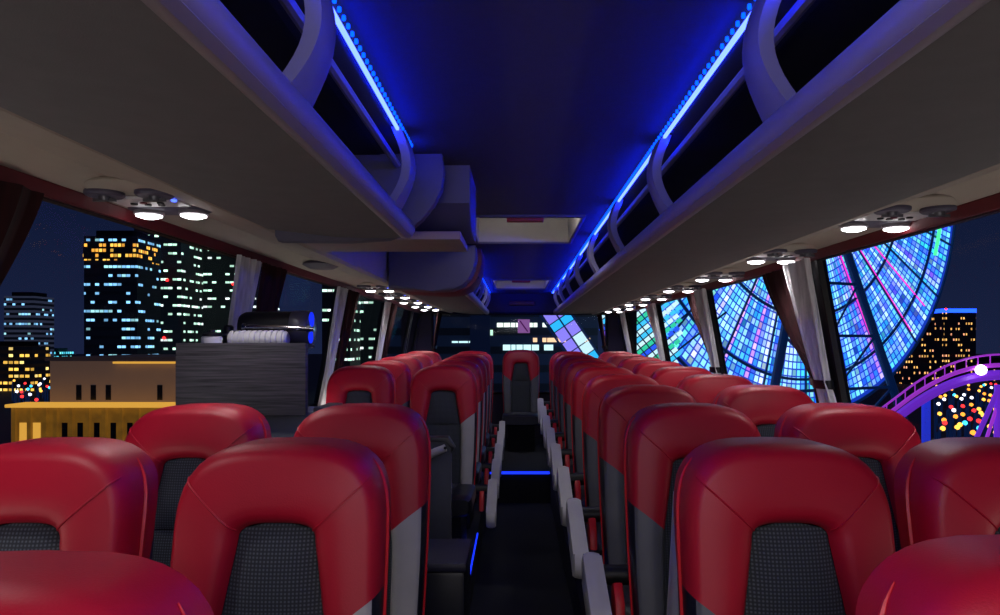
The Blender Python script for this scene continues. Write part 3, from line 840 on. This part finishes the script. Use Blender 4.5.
# pale floodlit building in the left window
Yb = 60
t = thing('stone_building', 'pale floodlit two storey stone building with flat roof, left window', 'building', (-34, Yb, GZ))
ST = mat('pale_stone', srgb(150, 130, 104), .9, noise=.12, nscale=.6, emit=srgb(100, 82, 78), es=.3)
STY = None
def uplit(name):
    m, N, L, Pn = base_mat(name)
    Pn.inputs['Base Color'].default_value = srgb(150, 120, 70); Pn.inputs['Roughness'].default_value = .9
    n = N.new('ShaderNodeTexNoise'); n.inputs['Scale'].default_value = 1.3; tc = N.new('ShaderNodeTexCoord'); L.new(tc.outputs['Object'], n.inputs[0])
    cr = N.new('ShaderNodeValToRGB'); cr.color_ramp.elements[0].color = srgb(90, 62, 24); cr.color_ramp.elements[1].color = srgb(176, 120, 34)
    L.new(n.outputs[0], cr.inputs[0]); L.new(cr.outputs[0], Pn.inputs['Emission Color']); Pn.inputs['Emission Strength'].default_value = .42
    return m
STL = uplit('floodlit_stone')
def bx(u): return (u-517)*Yb/F+34
def bz(v): return (343-v)*Yb/F+H-GZ
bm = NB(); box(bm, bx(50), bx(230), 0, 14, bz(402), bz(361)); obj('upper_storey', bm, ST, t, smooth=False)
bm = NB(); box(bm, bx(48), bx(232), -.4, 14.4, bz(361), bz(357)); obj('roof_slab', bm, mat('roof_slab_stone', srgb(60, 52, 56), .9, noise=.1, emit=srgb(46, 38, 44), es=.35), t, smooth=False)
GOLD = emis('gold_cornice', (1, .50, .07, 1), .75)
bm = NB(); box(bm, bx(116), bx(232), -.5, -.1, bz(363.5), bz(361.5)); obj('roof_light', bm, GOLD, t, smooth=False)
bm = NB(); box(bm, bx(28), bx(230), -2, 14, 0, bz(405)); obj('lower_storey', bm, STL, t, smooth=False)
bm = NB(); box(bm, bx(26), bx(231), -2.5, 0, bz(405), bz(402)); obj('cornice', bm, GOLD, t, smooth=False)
DK = mat('dark_window', srgb(14, 14, 20), .2, noise=.1)
for u in (79, 93.5, 108.5, 160, 180):
    bm = NB(); box(bm, bx(u)-.22, bx(u)+.22, -.05, .02, bz(400), bz(385)); obj('window', bm, DK, t, smooth=False)
for k, u in enumerate((40, 53, 80, 95, 111, 127, 143, 160)):
    bm = NB(); box(bm, bx(u)-(.3 if k < 2 else .22), bx(u)+(.3 if k < 2 else .22), -2.06, -1.99, bz(438), bz(420)); obj('window', bm, GOLD if k < 2 else DK, t, smooth=False)
for u in (32, 47, 62, 72, 87, 103, 119, 135, 151):
    bm = NB(); box(bm, bx(u)-.16, bx(u)+.16, -2.25, -1.99, bz(450), bz(405)); obj('pilaster', bm, STL, t, smooth=False)

# ferris wheel
hub = Vector(P(805, 165, 60)); WR = 21.5
ang = math.atan2(.464, .886)
t = thing('ferris_wheel', 'huge ferris wheel with glowing blue and cyan light panels, right windows', 'ferris wheel', hub, (0, 0, ang))
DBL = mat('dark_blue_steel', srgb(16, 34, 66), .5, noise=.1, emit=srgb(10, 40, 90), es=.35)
def wheelmat():
    m, N, L, Pn = base_mat('wheel_light_panel')
    a = N.new('ShaderNodeAttribute'); a.attribute_name = 'glow'
    Pn.inputs['Base Color'].default_value = (0,0,0,1)
    L.new(a.outputs['Color'], Pn.inputs['Emission Color']); Pn.inputs['Emission Strength'].default_value = 1.35
    return m
WM = wheelmat()
pal = [(.06,.6,1), (.2,.85,1), (.6,.95,1), (.95,.97,1), (.4,.9,1), (.03,.3,1), (.02,.1,1), (.03,.8,.55), (.25,.12,1)]
wts = [6, 6, 4, 2, 4, 7, 5, 3, 3]
NSEC = 24
def wob(name, bm, m):
    return obj(name, bm, m, t, smooth=False)
NR, NA = 30, 9
ringc = [random.choices(pal, wts)[0] for i in range(NR)]
for k in range(NSEC):
    bm = NB(); cl = bm.loops.layers.float_color.new('glow')
    a0 = 2*PI*k/NSEC
    for j in range(NA):
        colc = random.choices(pal, wts)[0]
        if random.random() < .07: colc = random.choice([(.7,.05,1), (1,.1,.85), (.1,1,.4)])
        for i in range(NR):
            r0 = 2.8+(WR-3.1)*i/NR; r1 = r0+(WR-3.1)/NR*.80
            b0 = a0+2*PI/NSEC*(j+.10)/NA; b1 = a0+2*PI/NSEC*(j+.84)/NA
            pts = [(r0*math.cos(b0), 0, r0*math.sin(b0)), (r1*math.cos(b0), 0, r1*math.sin(b0)), (r1*math.cos(b1), 0, r1*math.sin(b1)), (r0*math.cos(b1), 0, r0*math.sin(b1))]
            f = quad(bm, pts)
            c = random.choices(pal, wts)[0]
            c = tuple(.55*p+.25*q+.2*r for p, q, r in zip(colc, ringc[i], c))
            e = random.uniform(.75, 1.25) * (.45 if random.random() < .1 else 1)
            for l in f.loops: l[cl] = (c[0]*e, c[1]*e, c[2]*e, 1)
    me_o = wob('light_panel', bm, WM)
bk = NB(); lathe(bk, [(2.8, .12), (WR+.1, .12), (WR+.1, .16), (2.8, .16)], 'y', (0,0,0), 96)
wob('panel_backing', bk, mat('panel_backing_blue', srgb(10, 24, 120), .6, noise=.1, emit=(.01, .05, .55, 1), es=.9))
for k in range(NSEC):
    a = 2*PI*k/NSEC
    bm = NB(); tube(bm, [(1.2*math.cos(a), -.1, 1.2*math.sin(a)), (WR*math.cos(a), -.1, WR*math.sin(a))], .09, 6); wob('spoke', bm, DBL)
for r in (WR, WR-3.2, WR*.6, WR*.36):
    bm = NB(); tube(bm, [(r*math.cos(2*PI*k/96), -.12, r*math.sin(2*PI*k/96)) for k in range(96)], .13, 6, closed=True); wob('rim_ring', bm, DBL)
bm = NB(); lathe(bm, [(1.6, -.6), (1.9, -.5), (1.9, .5), (1.6, .6)], 'y', (0,0,0), 32); wob('hub', bm, DBL)
MAG = emis('magenta_tube', (1, .04, .7, 1), 1.2)
for a in (-.62, -.78, -1.05):
    bm = NB(); tube(bm, [(5*math.cos(a), -.16, 5*math.sin(a)), (WR*.93*math.cos(a), -.16, WR*.93*math.sin(a))], .07, 6); wob('magenta_tube', bm, MAG)
bm = NB(); tube(bm, [((WR-2.6)*math.cos(a), -.3, (WR-2.6)*math.sin(a)) for a in [(-.06-.30*i/12) for i in range(13)]], .16, 6); wob('green_tube', bm, emis('green_tube', (.05, 1, .2, 1), 2.2))
# legs (A frame) in front of the wheel
gl = GZ-hub.z; LEG = 11.0
for s, dy in ((-1, -3.2), (1, -3.2), (-1, 3.2), (1, 3.2)):
    bm = NB(); tube(bm, [(0, dy*.35, 0), (s*LEG, dy*1.3, gl)], .36, 10); wob('support_leg', bm, DBL)
for f in (.35, .5, .65, .8):
    bm = NB(); tube(bm, [(-LEG*f, -3.2*(.35+.95*f), gl*f), (LEG*f, -3.2*(.35+.95*f), gl*f)], .14, 6)
    f2 = min(1, f+.15)
    tube(bm, [(-LEG*f, -3.2*(.35+.95*f), gl*f), (0, -3.2*(.35+.95*f2), gl*f2), (LEG*f, -3.2*(.35+.95*f), gl*f)], .11, 6)
    wob('cross_brace', bm, DBL)

# slanted illuminated ramp seen through the rear window
t = thing('light_ramp', 'slanted ramp of white and cyan light panels outside the rear window', 'fairground ride', P(555, 312, 34))
A, B = Vector((0,0,0)), Vector(P(600, 392, 34)) - Vector(P(546, 312, 34))
d = (B-A).normalized(); nn = Vector((d.z, 0, -d.x))
LPM = [emis('ramp_panel_white', (.6, .9, 1, 1), 1.1), emis('ramp_panel_cyan', (.03, .5, 1, 1), 1.1), emis('ramp_panel_violet', (.3, .25, 1, 1), 1.0)]
k = 0; s_ = -1.5; L_ = (B-A).length+5
while s_ < L_:
    w = random.uniform(.35, .7)
    for lane in (0, 1):
        bm = NB(); o0 = -.55+lane*.6; p = A+d*s_
        q = [p+nn*o0, p+nn*(o0+.52), p+d*(w-.05)+nn*(o0+.52), p+d*(w-.05)+nn*o0]
        quad(bm, [tuple(v) for v in q]); obj('light_panel', bm, random.choice(LPM), t, smooth=False)
    s_ += w
bm = NB()
for o0 in (-.62, 0, .68): tube(bm, [tuple(A+d*(-1.5)+nn*o0+Vector((0,.08,0))), tuple(A+d*L_+nn*o0+Vector((0,.08,0)))], .06, 6)
obj('rail', bm, DBL, t)

# lattice of light panels seen through the last right windows
t = thing('light_lattice', 'leaning lattice of blue and cyan light panels outside last right windows', 'fairground ride', P(600, 296, 33))
o0 = Vector(P(600, 296, 33)); rr = random.Random(5)
ea, eb = Vector((math.cos(-.9), 0, math.sin(-.9))), Vector((math.cos(.67), 0, math.sin(.67)))
LM = [emis('lattice_cyan', (.06, .6, 1, 1), 1.1), emis('lattice_white', (.65, .95, 1, 1), 1.1), emis('lattice_blue', (.03, .12, 1, 1), 1.0), emis('lattice_green', (.04, .7, .4, 1), 1.0), emis('lattice_violet', (.3, .1, 1, 1), 1.0)]
for i in range(-3, 20):
    bm = NB()
    mm = rr.choice([0, 0, 1, 1, 2, 2, 3, 4])
    for j in range(-3, 13):
        p = ea*(i*.24)+eb*(j*.34)
        if not (-.1 < p.x < 3.6): continue
        quad(bm, [tuple(p), tuple(p+ea*.19), tuple(p+ea*.19+eb*.28), tuple(p+eb*.28)])
    if len(bm.faces): obj('light_panel', bm, LM[mm], t, smooth=False)
    else: bm.free()
bm = NB()
for i in range(0, 13, 3): tube(bm, [tuple(ea*(i*.36-.035)+eb*-.2+Vector((0,.1,0))), tuple(ea*(i*.36-.035)+eb*4.2+Vector((0,.1,0)))], .05, 6)
obj('frame', bm, DBL, t, smooth=False)
bm = NB(); tube(bm, [(.4, .3, -1), (.4, .3, GZ-o0.z)], .15, 8); tube(bm, [(3, .3, -1), (3, .3, GZ-o0.z)], .15, 8); obj('support_post', bm, DBL, t, smooth=False)

# purple coaster track on the right
t = thing('coaster_track', 'arched purple lit roller coaster track with handrail, far right window', 'roller coaster', P(930, 420, 40))
org = Vector(P(930, 420, 40))
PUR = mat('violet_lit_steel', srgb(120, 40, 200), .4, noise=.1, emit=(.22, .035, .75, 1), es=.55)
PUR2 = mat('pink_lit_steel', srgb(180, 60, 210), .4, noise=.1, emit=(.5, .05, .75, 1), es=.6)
def pl(pts, Y, dz=0): return [Vector(P(u, v, Y)) - org + Vector((0, 0, dz)) for u, v in pts]
def smooth_pts(pts, n=6):
    out = []
    for i in range(len(pts)-1):
        p0, p1, p2, p3 = pts[max(i-1, 0)], pts[i], pts[i+1], pts[min(i+2, len(pts)-1)]
        for j in range(n):
            u = j/n; out.append(.5*((2*p1)+(-p0+p2)*u+(2*p0-5*p1+4*p2-p3)*u*u+(-p0+3*p1-3*p2+p3)*u**3))
    return out+[pts[-1]]
path = [(880, 430), (896, 418), (915, 404), (935, 392), (955, 383), (978, 377), (1003, 375), (1030, 378)]
for yy, dz, r, m in ((40, 0, .28, PUR), (42, .1, .2, PUR), (39.4, .55, .12, PUR2)):
    bm = NB(); tube(bm, smooth_pts(pl(path, yy, dz)), r, 8); obj('track_rail', bm, m, t)
bm = NB(); tube(bm, smooth_pts(pl(path, 39.4, 1.15)), .06, 6); obj('handrail', bm, PUR2, t)
sp = smooth_pts(pl(path, 39.4, .55), 2)
for q in sp:
    bm = NB(); tube(bm, [tuple(q), tuple(q+Vector((0, 0, .6)))], .03, 5); obj('handrail_post', bm, PUR2, t)
sa, sb = smooth_pts(pl(path, 40), 2), smooth_pts(pl(path, 42, .1), 2)
for p, q in zip(sa, sb):
    bm = NB(); tube(bm, [tuple(p), tuple(q)], .09, 5); obj('cross_tie', bm, PUR, t)
for a, b, r, m in (((926, 400), (926, 560), .24, mat('blue_lit_steel', srgb(40, 40, 220), .4, noise=.1, emit=(.03, .06, .9, 1), es=.5)), ((1001, 385), (999, 560), .34, PUR), ((998, 390), (962, 470), .14, PUR), ((986, 440), (1006, 380), .1, PUR2)):
    bm = NB(); pa, pb = pl([a, b], 41); tube(bm, [tuple(pa), tuple(pb)], r, 8); obj('support_column', bm, m, t)
bm = NB(); bmesh.ops.create_icosphere(bm, subdivisions=2, radius=.3)
wl = obj('lamp', bm, emis('white_track_lamp', (1, .8, 1, 1), 6), t); wl.location = pl([(981, 370)], 39.2)[0]
# street lamps
lampcols = [emis('amber_lamp', (1, .45, .06, 1), 2.5), emis('orange_lamp', (1, .28, .03, 1), 2.5), emis('white_lamp', (.9, .9, 1, 1), 2.5), emis('red_lamp', (1, .03, .03, 1), 2.5), emis('teal_lamp', (.05, .6, 1, 1), 2.5)]
bm = NB(); tube(bm, [(0,0,0), (0,0,4.4), (.5,-.1,4.8)], .12, 6)
pm = obj('pole', bm, DBL)
protos = []
for c in lampcols:
    bm = NB(); bmesh.ops.create_icosphere(bm, subdivisions=2, radius=.27)
    o = obj('lamp_head', bm, c); o.location = (.5, -.1, 4.9); protos.append(o)
cn = ['amber', 'orange', 'white', 'red', 'teal']
first = [True]*5
def lamp(u, v, c, lab):
    Y = 14.0*F/(v-343)*.66                  # lamp head height above the ground
    x, y, _ = P(u, v, Y)
    r = thing('street_lamp', lab, 'street lamp', (x, y, GZ), group='%s street lamps below the %s window' % (cn[c], 'coaster' if u > 500 else 'left'))
    p = pm.copy(); C.objects.link(p); p.parent = r
    h = protos[c].copy(); C.objects.link(h); h.parent = r
rnd = random.Random(3); placed = []
def spot(u0, u1, v0, v1):
    for _ in range(400):
        u, v = rnd.uniform(u0, u1), rnd.uniform(v0, v1); Y = 14.0*F/(v-343)*.66; x = (u-517)*Y/F
        if all(math.hypot(x-a, Y-b) > 1.8 for a, b in placed): break
    placed.append((x, Y)); return u, v
for i in range(60):
    (u, v), c = spot(934, 1000, 384, 434), rnd.choice([0, 0, 0, 1, 1, 2, 3, 4])
    lamp(u, v, c, 'small glowing %s street lamp among the city lights below the coaster track' % cn[c])
for i in range(16):
    (u, v), c = spot(2, 48, 378, 402), rnd.choice([0, 4, 4, 2, 3])
    lamp(u, v, c, 'small glowing %s street lamp in street left of the pale stone building' % cn[c])
bpy.data.objects.remove(pm)
for o in protos: bpy.data.objects.remove(o)

# ------------------------------------------------------------------ lights
def light(kind, name, loc, energy, col=(1,1,1), size=.1, rot=(0,0,0), **kw):
    l = bpy.data.lights.new(name, kind); l.energy = energy; l.color = col
    if kind == 'AREA':
        l.shape = 'RECTANGLE'; l.size = size; l.size_y = kw.get('sy', size)
    else: l.shadow_soft_size = size
    if kind == 'SPOT': l.spot_size = kw.get('cone', 2.2); l.spot_blend = .8
    o = bpy.data.objects.new(name, l); o.location = loc; o.rotation_euler = rot; C.objects.link(o); return o
for i, p in enumerate(pods):
    s = 1 if p.x > 0 else -1
    light('SPOT', 'reading_spot', (p.x, p.y+.12, p.z-.055), 6, (1, .95, .95), .04, (0, s*-.15, 0), cone=2.5)
light('AREA', 'front_fill_high', (-.25, -.9, .50+H), 13, (1, .93, .92), 1.1, (math.radians(62), 0, 0), sy=.5)  # unseen fill added high up behind the camera
light('AREA', 'front_fill_low', (.05, -1.5, -.55+H), 9, (1, .92, .88), 2.0, (math.radians(100), 0, 0), sy=.6)  # low fill added behind the camera for seat fronts and rack undersides
for a, b in hat:
    light('POINT', 'hatch_fill', (.04, a+.16, CZ+.11+H), 2.2, (1, .96, .92), .04)  # added out of sight in the recess to brighten the pale liner
    light('SPOT', 'hatch_down_fill', (.04, a+.12, CZ+.12+H), 8, (1, .96, .95), .06, (math.radians(8), 0, 0), cone=2.6)  # downward fill for the seats, added where the rim hides it
light('SPOT', 'front_ceiling_fill', (.04, .15, CZ-.03+H), 15, (1, .93, .92), .08, (math.radians(10), 0, 0), cone=2.9)  # overhead fill added out of view to brighten the seats
light('SPOT', 'galley_fill', (-.98, 2.55, ZL-.01+H), 5, (1, .95, .95), .03, (math.radians(-12), 0, 0), cone=2.0)  # fill added to brighten the canister and coffee machine
# unseen warm lamps added along the sills as fill for the duct panels
for x, y0, y1, s in ((-1.24, 2.98, 8.4, 1), (-1.24, -1, 2.4, 1), (1.30, -1, 8.4, -1)):
    light('AREA', 'sill_fill', (x, (y0+y1)/2, SILL-.02+H), 1.0*(y1-y0), (1, .93, .84), .06, (PI, 0, 0), sy=y1-y0)
    bpy.context.scene.collection.objects[-1].rotation_euler = (PI, s*.35, 0)
# blue wash of the ceiling light strips
for x, y0, y1, s in ((.452, D0, 8.6, 1), (-.356, D0, 2.2, -1), (-.356, 4.94, 8.6, -1)):
    light('AREA', 'strip_wash', (x, (y0+y1)/2, CZ-.028+H), 3.9*(y1-y0), (.0, .010, 1), .012, (0, s*math.radians(112), 0), sy=y1-y0)

w = bpy.data.worlds.new('night'); bpy.context.scene.world = w; w.use_nodes = True
N, L = w.node_tree.nodes, w.node_tree.links
bg = N['Background']; tc = N.new('ShaderNodeTexCoord'); sx = N.new('ShaderNodeSeparateXYZ'); cr = N.new('ShaderNodeValToRGB')
L.new(tc.outputs['Generated'], sx.inputs[0]); L.new(sx.outputs['Z'], cr.inputs[0])
cr.color_ramp.elements[0].position = 0; cr.color_ramp.elements[0].color = srgb(26, 34, 62)
cr.color_ramp.elements[1].position = .3; cr.color_ramp.elements[1].color = srgb(4, 14, 40)
L.new(cr.outputs[0], bg.inputs[0]); bg.inputs[1].default_value = 1.0

# ------------------------------------------------------------------ camera
cam = bpy.data.cameras.new('camera'); co = bpy.data.objects.new('camera', cam); C.objects.link(co)
co.location = (0, 0, H); co.rotation_euler = (math.radians(90), 0, 0)
cam.sensor_width = 36; cam.lens = F/1000*36; cam.shift_x = -17/1000; cam.shift_y = 35.5/1000; cam.clip_start = .02; cam.clip_end = 2000
bpy.context.scene.camera = co
sc = bpy.context.scene
sc.view_settings.view_transform = 'Standard'; sc.view_settings.look = 'None'; sc.view_settings.exposure = 0
